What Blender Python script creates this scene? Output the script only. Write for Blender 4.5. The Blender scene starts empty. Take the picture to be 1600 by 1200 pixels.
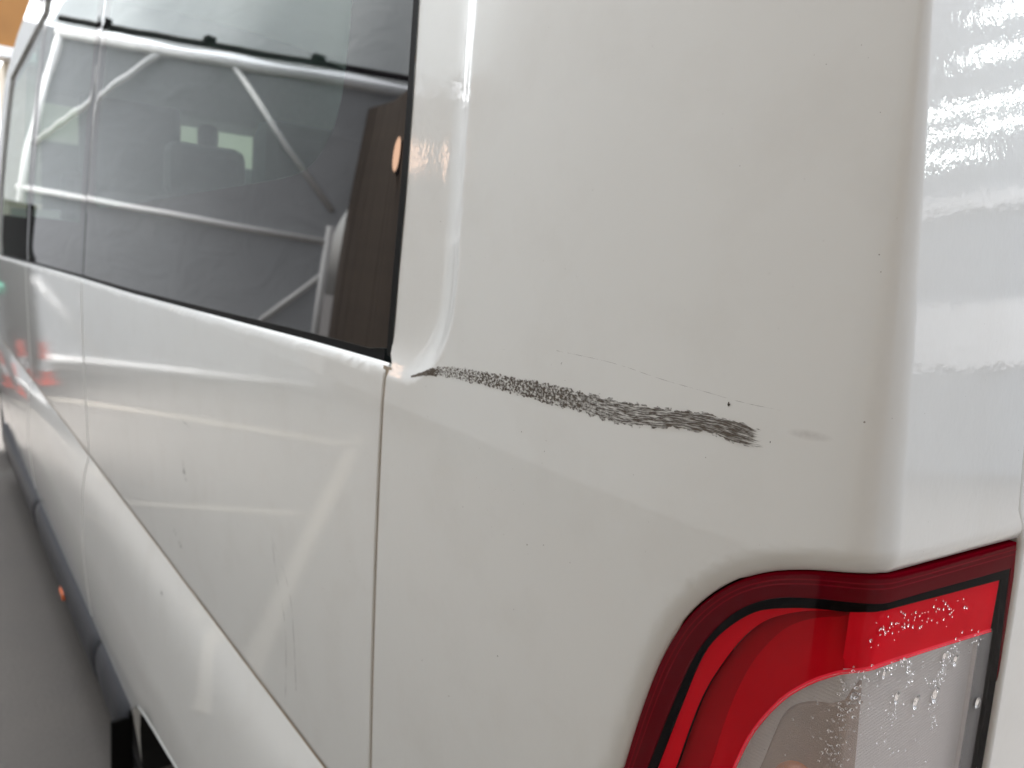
import bpy, bmesh, math, random
import numpy as np
from mathutils import Vector, Matrix
from mathutils.geometry import delaunay_2d_cdt

random.seed(7)
rng = np.random.default_rng(7)
SC = bpy.context.scene
COL = SC.collection

# ------------------------------------------------------------------ camera
cam_data = bpy.data.cameras.new('camera')
camera = bpy.data.objects.new('camera', cam_data)
COL.objects.link(camera)
_R = Matrix([[0.777228, 0.043112, -0.62774], [-0.623337, 0.188844, -0.758807], [0.085832, 0.98106, 0.173648]]).to_4x4()
camera.matrix_world = Matrix.Translation(Vector([-0.4, -0.173, 1.45])) @ _R
cam_data.sensor_width = 36.0
cam_data.lens = 25.875
cam_data.clip_start = 0.01
cam_data.clip_end = 500
cam_data.dof.use_dof = True
cam_data.dof.focus_distance = 0.50
cam_data.dof.aperture_fstop = 8.0
SC.camera = camera

# ------------------------------------------------------------------ world, sun, exposure
SUN_EL, SUN_AZ = 55.0, 40.0          # azimuth measured from +y (van forward) towards +x
world = bpy.data.worlds.new('World')
SC.world = world
world.use_nodes = True
wn = world.node_tree
bg = wn.nodes['Background']
sky = wn.nodes.new('ShaderNodeTexSky')
sky.sky_type = 'NISHITA'
sky.sun_disc = False
sky.sun_elevation = math.radians(SUN_EL)
sky.sun_rotation = math.radians(SUN_AZ)
sky.air_density = 1.0
sky.dust_density = 4.0
sky.ozone_density = 0.6
overcast = wn.nodes.new('ShaderNodeHueSaturation')   # thin cloud greys the blue
overcast.inputs['Saturation'].default_value = 0.22
wn.links.new(sky.outputs[0], overcast.inputs['Color'])
wn.links.new(overcast.outputs[0], bg.inputs[0])
bg.inputs[1].default_value = 0.15
sun_data = bpy.data.lights.new('sun', 'SUN')
sun_data.energy = 0.6
sun_data.angle = math.radians(20)
sun_data.color = (1.0, 0.97, 0.93)
sun = bpy.data.objects.new('sun', sun_data)
COL.objects.link(sun)
_e, _a = math.radians(SUN_EL), math.radians(SUN_AZ)
_d = Vector((math.sin(_a) * math.cos(_e), math.cos(_a) * math.cos(_e), math.sin(_e)))
sun.rotation_euler = _d.to_track_quat('Z', 'Y').to_euler()
sun.location = (-3, 3, 6)
SC.view_settings.view_transform = 'Standard'
SC.view_settings.look = 'None'
SC.view_settings.gamma = 1.0
SC.view_settings.use_curve_mapping = False
SC.view_settings.exposure = 2.62
SC.render.engine = 'CYCLES'
SC.cycles.max_bounces = 10
SC.cycles.transparent_max_bounces = 16
SC.cycles.caustics_reflective = False
SC.cycles.caustics_refractive = False
SC.cycles.use_denoising = True

GROUND = -0.22

# ---- van skin: s runs along the body side from the rear corner (s=0) forwards, z is height ----
_S = np.arange(-2.4, 8.0, 0.001)
def _ang(s):
    a = math.radians(13) * np.clip(1 - s / 0.36, 0, 1) ** 2
    a = a + np.maximum(0.020 - s, 0) / 0.029
    a = np.minimum(a, math.radians(89))
    return np.where(s > 5.6, -np.minimum((s - 5.6) / 0.55, math.radians(78)), a)
_A = _ang(_S)
_X = np.cumsum(-np.sin(_A)) * 0.001
_Y = np.cumsum(np.cos(_A)) * 0.001
_k = np.searchsorted(_S, 0.36)
_X -= _X[_k]
_Y += 0.358 - _Y[_k]
def sstep(a, b, x):
    t = np.clip((x - a) / (b - a), 0, 1)
    return t * t * (3 - 2 * t)
def crease_z(s):
    return 0.742 - 0.0145 * s
def prof(s, z):
    up = np.maximum(z - 1.28, 0)
    f = 0.05 * up + 0.04 * up ** 2
    zc = crease_z(s)
    t = np.clip((1.28 - z) / (1.28 - zc), 0, 1)
    f = f + 0.014 * t ** 1.8
    u = np.maximum(zc - z, 0)
    f = f - 0.021 * (1 - np.exp(-(u / 0.068) ** 1.35))
    return f + 0.16 * np.maximum(0.42 - z, 0) ** 1.5
def skin(s, z, off=0.0):
    s = np.asarray(s, float); z = np.asarray(z, float)
    a = np.interp(s, _S, _A)
    inw = prof(s, z) - off
    x = np.interp(s, _S, _X) + np.cos(a) * inw
    y = np.interp(s, _S, _Y) + np.sin(a) * inw + (0.053 * (z - 1.45) + 0.008) * np.clip(1 - s / 0.6, 0, 1)
    return np.stack([x, y, z + 0 * s], -1)

SHAPES = {
    'lamp_outer': [[0.1584, 1.0696], [0.152, 1.1003], [0.1444, 1.1333], [0.1351, 1.166], [0.1264, 1.1888], [0.1155, 1.211], [0.1002, 1.2319], [0.0832, 1.2489], [0.0646, 1.2612], [0.0468, 1.269], [0.0279, 1.2749], [0.0095, 1.279], [-0.0092, 1.2801], [-0.0638, 1.2753], [-0.1364, 1.2699], [-0.2275, 1.2628], [-0.2362, 1.2349], [-0.2404, 1.2019], [-0.2495, 1.1442], [-0.2531, 1.1031], [-0.2574, 1.0606]],
    'lamp_rim': [[0.1396, 1.0831], [0.1254, 1.1366], [0.1119, 1.1828], [0.0977, 1.2106], [0.0812, 1.2331], [0.0592, 1.2497], [0.0307, 1.2597], [0.0074, 1.2646], [-0.0144, 1.2642], [-0.0735, 1.2586], [-0.1483, 1.2511], [-0.2252, 1.2437], [-0.2272, 1.2255], [-0.2326, 1.1758], [-0.2381, 1.1299], [-0.25, 1.0622]],
    'lamp_black': [[0.1315, 1.086], [0.1166, 1.1435], [0.1049, 1.1869], [0.0933, 1.2091], [0.0722, 1.2334], [0.0559, 1.2426], [0.0306, 1.2525], [-0.003, 1.2594], [-0.0243, 1.2576], [-0.1008, 1.249], [-0.2102, 1.2367], [-0.2201, 1.1917], [-0.2221, 1.1505], [-0.2227, 1.1002], [-0.227, 1.0701]],
    'lamp_step1': [[0.1184, 1.094], [0.1109, 1.1282], [0.1023, 1.1608], [0.0887, 1.1916], [0.0754, 1.216], [0.0596, 1.2337], [0.0303, 1.2497], [-0.0013, 1.2569]],
    'lamp_step2': [[0.0928, 1.1093], [0.0874, 1.1402], [0.08, 1.1706], [0.0707, 1.1972], [0.0581, 1.2194], [0.0477, 1.2325], [0.0297, 1.2445], [0.0008, 1.2544]],
    'lamp_clear': [[0.0736, 1.1206], [0.0657, 1.1477], [0.0544, 1.1707], [0.0431, 1.1888], [0.0258, 1.2073], [0.0131, 1.2159], [-0.0065, 1.2196], [-0.0231, 1.2187], [-0.0811, 1.2111], [-0.1495, 1.2017], [-0.216, 1.1922]],
    'lamp_bowl': [[0.0574, 1.1269], [0.0521, 1.1494], [0.0477, 1.1659], [0.0395, 1.1768], [0.0253, 1.1847], [-0.0122, 1.1908]],
    'seam_near': [[0.5405, 1.3201], [0.5399, 1.2957], [0.539, 1.2596], [0.5351, 1.1482], [0.5317, 1.0316], [0.5288, 0.8223]],
    'glass_near': [[0.5784, 1.7102], [0.5644, 1.6082], [0.5549, 1.5057], [0.5497, 1.4015], [0.5456, 1.3414]],
    'belt': [[0.5518, 1.3224], [0.7599, 1.3168], [1.2811, 1.2986], [1.8059, 1.281], [2.3951, 1.267], [3.8089, 1.2271], [5.0942, 1.1879]],
    'frit': [[0.7462, 1.7437], [0.7421, 1.697], [0.7413, 1.6269], [0.7582, 1.5848], [0.7985, 1.5502], [0.8538, 1.5323], [1.006, 1.5247], [1.3419, 1.513], [1.8705, 1.49], [2.2887, 1.4761], [2.3434, 1.6775], [2.344, 1.8842], [2.3289, 2.0578]],
    'seam_mid_glass': [[2.5056, 2.093], [2.4709, 1.8081], [2.473, 1.6762], [2.4578, 1.4652], [2.4077, 1.2661]],
    'seam_mid': [[2.3797, 1.2564], [2.3968, 1.138], [2.4091, 0.9357], [2.4061, 0.7286], [2.3358, 0.6856], [2.2723, 0.5629], [2.212, 0.4407], [2.3325, 0.1089]],
    'seam_far_glass': [[3.674, 2.3265], [3.6813, 2.1638], [3.6834, 1.9381], [3.788, 1.783], [3.8429, 1.6476], [3.8352, 1.4846], [3.8526, 1.2245]],
    'seam_far': [[3.8242, 1.2172], [3.8064, 0.9642], [3.805, 0.6638], [3.6203, 0.5285], [3.5634, 0.3871]],
    'pillar_in': [[3.6342, 2.3174], [5.0432, 2.1794], [5.0906, 1.9052], [5.1576, 1.5833]],
    'pillar_out': [[4.4378, 2.4775], [4.8803, 2.3849], [5.3165, 2.2124], [5.3632, 1.9245]],
    'crease': [[4.9944, 0.6369], [3.7783, 0.6749], [2.8991, 0.6892], [2.3643, 0.7001], [1.5321, 0.7143], [1.1385, 0.7068], [0.8025, 0.7138], [0.6804, 0.7201]],
    'sill_top': [[5.4302, 0.2372], [4.5701, 0.1576], [3.7842, 0.1643], [3.1267, 0.1114], [2.3325, 0.1089], [1.9367, 0.1168]],
    'sill_out': [[5.4594, -0.0419], [5.2714, -0.291], [4.0151, -0.0417], [3.3318, 0.031], [2.42, -0.0098], [2.1935, -0.13]],
    'arch': [[1.8197, 0.1917], [1.6357, 0.237], [1.435, 0.2319]],
    'scuff_c': [[0.4846, 1.3145], [0.4549, 1.3239], [0.4265, 1.3303], [0.3731, 1.3349], [0.3161, 1.3374], [0.2662, 1.3395], [0.2222, 1.3402], [0.1836, 1.342], [0.1496, 1.3466], [0.1189, 1.3502], [0.095, 1.3495], [0.077, 1.3486]],
    'scuff_hi': [[0.4847, 1.3152], [0.4553, 1.3258], [0.4277, 1.3364], [0.3742, 1.3407], [0.3175, 1.345], [0.2677, 1.3482], [0.2237, 1.349], [0.1848, 1.3499], [0.1505, 1.3524], [0.1197, 1.3557], [0.0959, 1.3561], [0.0777, 1.3534]],
    'scuff_lo': [[0.4843, 1.3132], [0.4544, 1.3214], [0.4256, 1.3253], [0.3721, 1.3291], [0.3149, 1.3308], [0.2649, 1.3318], [0.221, 1.3324], [0.1819, 1.3314], [0.1485, 1.3391], [0.1179, 1.3434], [0.0937, 1.3405], [0.076, 1.3413]],
    'hair': [[0.2647, 1.3757], [0.2016, 1.3766], [0.1589, 1.3718], [0.1218, 1.3701], [0.093, 1.368], [0.067, 1.3683]],
    'fleck': [[0.1027, 1.3652], [0.257, 1.3665], [0.0713, 1.3474], [0.0473, 1.3569]],
    'pocket': [[0.442, 1.6825], [0.4319, 1.5935], [0.4197, 1.5038], [0.4149, 1.4132], [0.4326, 1.3612], [0.4732, 1.322], [0.5237, 1.3074]],
    'droplets': [[-0.0546, 1.1885], [-0.0865, 1.1748], [-0.1182, 1.1697], [-0.2051, 1.1352], [-0.1238, 1.1971], [-0.1454, 1.188], [-0.0307, 1.2122], [0.0003, 1.2027]],
    'rear_edge': [[-0.2355, 1.2683], [-0.1888, 1.48]],
    'corner': [[-0.0274, 1.6116], [-0.0097, 1.4504], [-0.0066, 1.2865]],
    'drops_a': [[-0.0039, 1.2189], [0.003, 1.211], [0.0055, 1.1947], [0.0059, 1.1777], [0.0126, 1.1564]],
    'drops_b': [[-0.058, 1.2157], [-0.0705, 1.1986], [-0.0694, 1.1899]],
    'drops_c': [[-0.1439, 1.2017], [-0.1317, 1.1896], [-0.1139, 1.1795]],
    'drops_d': [[-0.049, 1.1884], [-0.0506, 1.1736]],
    'drops_e': [[-0.1166, 1.1651], [-0.1215, 1.1414]],
    'drops_red': [[-0.0083, 1.2389], [-0.0178, 1.2458], [-0.0393, 1.244], [-0.0725, 1.2382], [-0.1094, 1.2308], [-0.1456, 1.2257]],
    'drops_f': [[-0.017, 1.2182], [-0.0389, 1.2147], [-0.0617, 1.2124]],
    'drops_g': [[-0.1704, 1.1985], [-0.1913, 1.1913]],
    'arc1': [[0.8533, 1.0015], [0.8131, 0.9743], [0.777, 0.9392], [0.7651, 0.8742], [0.7586, 0.7952]],
    'arc2': [[0.8481, 0.9912], [0.8328, 0.9458], [0.8007, 0.8981], [0.7938, 0.8391], [0.8005, 0.7499]],
    'dash1': [[1.3261, 0.9906], [1.3023, 0.9524]],
    'dash2': [[1.4049, 0.8158], [1.3914, 0.8063]],
    'dash3': [[1.3678, 0.8021], [1.355, 0.7913]],
    'dash4': [[1.3256, 1.0736], [1.2737, 1.0692]],
    'dash5': [[1.4675, 0.6512], [1.4518, 0.6431]],
    'marker': [[3.4179, -0.1434], [3.7738, -0.4584]],
}

def A(k):
    return np.array(SHAPES[k], float)

# ------------------------------------------------------------------ materials
class NT:
    def __init__(self, name):
        self.m = bpy.data.materials.new(name)
        self.m.use_nodes = True
        self.t = self.m.node_tree
        self.t.nodes.clear()
        self.out = self.n('OutputMaterial')
    def n(self, typ, **kw):
        nd = self.t.nodes.new('ShaderNode' + typ)
        for k, v in kw.items():
            if k.startswith('_'):
                setattr(nd, k[1:], v)
            else:
                key = int(k[1:]) if k[0] == 'i' and k[1:].isdigit() else k.replace('__', ' ')
                if hasattr(v, 'is_output'):
                    self.t.links.new(v, nd.inputs[key])
                else:
                    nd.inputs[key].default_value = v
        return nd
    def math(self, op, a, b=0.5, c=None, clamp=False):
        nd = self.n('Math', _operation=op, _use_clamp=clamp)
        for i, v in enumerate((a, b, c)):
            if v is None: continue
            if hasattr(v, 'is_output'): self.t.links.new(v, nd.inputs[i])
            else: nd.inputs[i].default_value = v
        return nd.outputs[0]
    def mix(self, f, a, b):
        nd = self.n('Mix', _data_type='RGBA')
        for i, v in ((0, f), (6, a), (7, b)):
            if hasattr(v, 'is_output'): self.t.links.new(v, nd.inputs[i])
            else: nd.inputs[i].default_value = v
        return nd.outputs[2]
    def ramp(self, f, stops):
        nd = self.n('ValToRGB', i0=f)
        cr = nd.color_ramp
        while len(cr.elements) < len(stops): cr.elements.new(0.5)
        for e, (p, c) in zip(cr.elements, stops):
            e.position = p
            e.color = c if len(c) == 4 else (*c, 1)
        return nd.outputs[0]
    def obj(self):
        return self.n('TexCoord').outputs['Object']
    def noise(self, scale, detail=3.0, vec=None, rough=0.5, dist=0.0):
        nd = self.n('TexNoise', Scale=scale, Detail=detail, Roughness=rough, Distortion=dist)
        self.t.links.new(vec if vec is not None else self.obj(), nd.inputs['Vector'])
        return nd.outputs['Fac']
    def schlick(self, f0=0.045, top=1.0):
        fc = self.n('LayerWeight', Blend=0.5).outputs['Facing']
        return self.math('ADD', f0, self.math('MULTIPLY', self.math('POWER', fc, 5.0), top - f0), clamp=True)
    def bump(self, h, strength, dist, normal=None):
        nd = self.n('Bump', Strength=strength, Distance=dist, Height=h)
        if normal is not None: self.t.links.new(normal, nd.inputs['Normal'])
        return nd.outputs[0]
    def end(self, s):
        self.t.links.new(s, self.out.inputs[0])
        return self.m

def c4(*c):
    return (*c, 1.0)

def simple(name, col, rough=0.5, metal=0.0, var=0.15, scale=30.0, bump=0.0, bscale=200.0, spec=0.5, coat=0.0):
    t = NT(name)
    nz = t.noise(scale, 5)
    a = t.mix(nz, c4(*[v * (1 - var) for v in col]), c4(*[min(1, v * (1 + var)) for v in col]))
    kw = {}
    p = t.n('BsdfPrincipled', Base__Color=a, Roughness=rough, Metallic=metal)
    p.inputs['Specular IOR Level'].default_value = spec
    p.inputs['Coat Weight'].default_value = coat
    p.inputs['Coat Roughness'].default_value = 0.04
    if bump:
        t.t.links.new(t.bump(t.noise(bscale, 3), bump, 0.001), p.inputs['Normal'])
    return t.end(p.outputs[0])

def paint_mat(name='white_van_paint', peel_k=0.032):
    t = NT(name)
    o = t.obj()
    big = t.noise(3.0, 3, o)
    base = t.mix(big, c4(0.785, 0.80, 0.785), c4(0.825, 0.84, 0.83))
    # soft road film
    film = t.noise(9.0, 6, o, 0.6)
    film = t.math('MULTIPLY', t.math('SUBTRACT', film, 0.5, clamp=True), 0.40)
    base = t.mix(film, base, c4(0.45, 0.40, 0.33))
    # tiny dirt specks, sparse
    for sc, rad, prob in ((95.0, 0.045, 0.17), (220.0, 0.060, 0.14), (40.0, 0.030, 0.22)):
        v = t.n('TexVoronoi', Vector=o, Scale=sc)
        v.feature = 'F1'
        rnd = t.n('SeparateColor', Color=v.outputs['Color'])
        keep = t.math('LESS_THAN', rnd.outputs[0], prob)
        r = t.math('MULTIPLY', rnd.outputs[1], rad)
        spot = t.math('MULTIPLY', t.math('LESS_THAN', v.outputs['Distance'], r), keep)
        base = t.mix(t.math('MULTIPLY', spot, 0.8), base, c4(0.11, 0.085, 0.06))
    p = t.n('BsdfPrincipled', Base__Color=base, Roughness=0.42)
    p.inputs['Specular IOR Level'].default_value = 0.3
    p.inputs['Coat Weight'].default_value = 1.0
    p.inputs['Coat Roughness'].default_value = 0.025
    p.inputs['Coat IOR'].default_value = 1.5
    peel = t.math('ADD', t.noise(190.0, 2, o), t.math('MULTIPLY', t.noise(75.0, 2, o), 1.3))
    b = t.bump(peel, peel_k, 0.0012)
    t.t.links.new(b, p.inputs['Coat Normal'])
    return t.end(p.outputs[0])

def glass_mat():
    t = NT('tinted_window_glass')
    tr = t.n('BsdfTransparent', Color=c4(0.58, 0.71, 0.66))
    gl = t.n('BsdfGlossy', Color=c4(0.98, 1, 1), Roughness=0.0)
    m = t.n('MixShader', i0=t.schlick(0.06), i1=tr.outputs[0], i2=gl.outputs[0])
    return t.end(m.outputs[0])

def clear_lens_mat(name, tint, haze):
    t = NT(name)
    tr = t.n('BsdfTransparent', Color=c4(*tint))
    df = t.n('BsdfDiffuse', Color=c4(0.86, 0.84, 0.84))
    hz = t.math('MULTIPLY', t.math('ADD', t.math('MULTIPLY', t.noise(1400.0, 3), 0.7), 0.65), haze)
    b = t.n('MixShader', i0=hz, i1=tr.outputs[0], i2=df.outputs[0])
    gl = t.n('BsdfGlossy', Roughness=0.02)
    m = t.n('MixShader', i0=t.schlick(0.018, 0.09), i1=b.outputs[0], i2=gl.outputs[0])
    return t.end(m.outputs[0])

def scuff_mat():
    t = NT('black_rubber_scuff')
    uv = t.n('UVMap', _uv_map='UVMap').outputs[0]     # x: metres along the mark, y: 0..1 across
    sep = t.n('SeparateXYZ', Vector=uv)
    x, v = sep.outputs[0], sep.outputs[1]
    L = 0.409
    u = t.math('DIVIDE', x, L)                       # 0 at the window, 1 at the blunt end
    # edges fray with a fine noise
    comb = t.n('CombineXYZ', X=x, Y=t.math('MULTIPLY', v, 0.022), Z=0.0).outputs[0]
    vv = t.math('ADD', v, t.math('MULTIPLY', t.math('SUBTRACT', t.noise(170.0, 3, comb), 0.5), 0.55))
    edge = t.math('SUBTRACT', 1.0, t.math('ABSOLUTE', t.math('SUBTRACT', t.math('MULTIPLY', vv, 2.0), 1.0)), clamp=True)
    edge = t.math('MULTIPLY', edge, 3.6, clamp=True)
    # crackled net on the left part
    wob = t.n('TexNoise', Vector=comb, Scale=240.0, Detail=2.0)
    wv_ = t.n('VectorMath', _operation='MULTIPLY_ADD', i0=wob.outputs['Color'], i1=(0.005, 0.005, 0.0), i2=comb)
    vor = t.n('TexVoronoi', Vector=wv_.outputs[0], Scale=270.0)
    vor.feature = 'DISTANCE_TO_EDGE'
    net = t.math('SUBTRACT', 0.66, t.math('MULTIPLY', vor.outputs['Distance'], 0.9))
    net = t.math('ADD', net, t.math('MULTIPLY', t.math('SUBTRACT', t.noise(330.0, 4, comb, 0.65), 0.5), 1.9))
    # dragged streaks on the right part
    sv = t.n('CombineXYZ', X=t.math('MULTIPLY', x, 0.09), Y=t.math('MULTIPLY', v, 0.022), Z=0.3).outputs[0]
    streak = t.noise(900.0, 3, sv, 0.55)
    sv2 = t.n('CombineXYZ', X=t.math('MULTIPLY', x, 0.35), Y=t.math('MULTIPLY', v, 0.022), Z=0.8).outputs[0]
    streak = t.math('ADD', t.math('MULTIPLY', streak, 0.75), t.math('MULTIPLY', t.noise(500.0, 4, sv2, 0.6), 0.5))
    w = t.n('MapRange', Value=u); w.inputs[1].default_value = 0.42; w.inputs[2].default_value = 0.74
    wf = w.outputs[0]
    pat = t.math('ADD', t.math('MULTIPLY', net, t.math('SUBTRACT', 1.0, wf)), t.math('MULTIPLY', t.math('ADD', streak, 0.03), wf))
    # density along the length
    dens = t.ramp(u, [(0.0, (0.9,)*3), (0.11, (0.75,)*3), (0.15, (0.44,)*3), (0.32, (0.54,)*3), (0.50, (0.52,)*3), (0.72, (0.42,)*3), (0.84, (0.44,)*3), (0.93, (0.46,)*3), (1.0, (0.46,)*3)])
    val = t.math('ADD', pat, t.math('SUBTRACT', dens, 0.52))
    endn = t.math('MULTIPLY', t.math('SUBTRACT', t.noise(700.0, 2, sv, 0.5), 0.5), 0.06)
    endf = t.n('MapRange', Value=t.math('ADD', u, endn)); endf.inputs[1].default_value = 1.035; endf.inputs[2].default_value = 0.985
    val = t.math('MULTIPLY', val, t.math('MULTIPLY', edge, endf.outputs[0]))
    mr = t.n('MapRange', Value=val); mr.inputs[1].default_value = 0.44; mr.inputs[2].default_value = 0.66
    mask = t.math('MULTIPLY', mr.outputs[0], 0.90)
    col = t.mix(t.noise(300.0, 2, comb), c4(0.066, 0.054, 0.044), c4(0.18, 0.150, 0.123))
    p = t.n('BsdfPrincipled', Base__Color=col, Roughness=0.75)
    p.inputs['Specular IOR Level'].default_value = 0.2
    tr = t.n('BsdfTransparent')
    m = t.n('MixShader', i0=mask, i1=tr.outputs[0], i2=p.outputs[0])
    return t.end(m.outputs[0])

def soft_mark(name, col, alpha, scale=400.0):
    t = NT(name)
    p = t.n('BsdfDiffuse', Color=c4(*col))
    tr = t.n('BsdfTransparent')
    nz = t.n('MapRange', Value=t.noise(scale, 3)); nz.inputs[1].default_value = 0.40; nz.inputs[2].default_value = 0.62
    m = t.n('MixShader', i0=t.math('MULTIPLY', nz.outputs[0], alpha), i1=tr.outputs[0], i2=p.outputs[0])
    return t.end(m.outputs[0])

def smear_mat():
    t = NT('faint_grime')
    uv = t.n('UVMap', _uv_map='UVMap').outputs[0]
    sep = t.n('SeparateXYZ', Vector=uv)
    d = t.n('VectorMath', _operation='DISTANCE', i0=uv, i1=(0.5, 0.5, 0.0))
    e = t.math('SUBTRACT', 1.0, t.math('MULTIPLY', d.outputs['Value'], 2.0), clamp=True)
    f = t.math('MULTIPLY', t.math('MULTIPLY', e, t.noise(220.0, 4)), 0.35)
    p = t.n('BsdfDiffuse', Color=c4(0.30, 0.23, 0.21))
    tr = t.n('BsdfTransparent')
    m = t.n('MixShader', i0=f, i1=tr.outputs[0], i2=p.outputs[0])
    return t.end(m.outputs[0])

def reflector_mat():
    t = NT('frosted_reflector')
    o = t.obj()
    wv = t.n('TexWave', Vector=o, Scale=120.0, Distortion=1.5, Detail=1.0)
    wv.bands_direction = 'Z'
    nz = t.noise(1500.0, 3, o)
    big = t.noise(18.0, 2, o)
    base = t.mix(big, c4(0.74, 0.72, 0.71), c4(0.86, 0.84, 0.83))
    p = t.n('BsdfPrincipled', Base__Color=base, Roughness=0.42, Metallic=0.35)
    h = t.math('ADD', t.math('MULTIPLY', wv.outputs['Fac'], 0.35), nz)
    t.t.links.new(t.bump(h, 0.55, 0.0006), p.inputs['Normal'])
    return t.end(p.outputs[0])

def red_mat(name, col, rib=0.0, rough=0.12, edge=None):
    t = NT(name)
    o = t.obj()
    nz = t.noise(14.0, 3, o)
    base = t.mix(nz, c4(*[v * 0.82 for v in col]), c4(*[v * 1.15 for v in col]))
    p = t.n('BsdfPrincipled', Base__Color=base, Roughness=rough)
    p.inputs['Specular IOR Level'].default_value = 0.0
    if rib:
        wv = t.n('TexWave', Vector=o, Scale=rib, Distortion=0.6, Detail=2.0)
        wv.bands_direction = 'Z'
        t.t.links.new(t.bump(wv.outputs['Fac'], 0.25, 0.0006), p.inputs['Normal'])
    return t.end(p.outputs[0])

def water_mat():
    t = NT('water_drop')
    p = t.n('BsdfPrincipled', Base__Color=c4(1, 1, 1), Roughness=0.0, IOR=1.24)
    p.inputs['Transmission Weight'].default_value = 1.0
    return t.end(p.outputs[0])

def emit_mat(name, col, s):
    t = NT(name)
    e = t.n('Emission', Color=c4(*col), Strength=s)
    return t.end(e.outputs[0])

def tarp_mat(name, col, trans):
    t = NT(name)
    o = t.obj()
    f = t.noise(0.9, 4, o, 0.55, 0.6)
    base = t.mix(f, c4(*[v * 0.86 for v in col]), c4(*[v * 1.1 for v in col]))
    d = t.n('BsdfDiffuse', Color=base)
    tl = t.n('BsdfTranslucent', Color=base)
    m = t.n('MixShader', i0=trans, i1=d.outputs[0], i2=tl.outputs[0])
    b = t.bump(t.noise(2.2, 4, o, 0.5, 1.5), 0.6, 0.05)
    t.t.links.new(b, d.inputs['Normal'])
    return t.end(m.outputs[0])

def ground_mat():
    t = NT('worn_concrete')
    o = t.obj()
    a = t.noise(0.7, 5, o)
    b = t.noise(3.5, 8, o, 0.7)
    c = t.noise(90.0, 4, o, 0.6)
    base = t.mix(a, c4(0.062, 0.056, 0.049), c4(0.105, 0.094, 0.083))
    base = t.mix(t.math('MULTIPLY', t.math('POWER', b, 1.5), 1.1, clamp=True), base, c4(0.055, 0.052, 0.050))
    base = t.mix(t.math('MULTIPLY', c, 0.35), base, c4(0.17, 0.155, 0.14))
    p = t.n('BsdfPrincipled', Base__Color=base, Roughness=0.72)
    t.t.links.new(t.bump(c, 0.4, 0.004), p.inputs['Normal'])
    return t.end(p.outputs[0])

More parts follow.
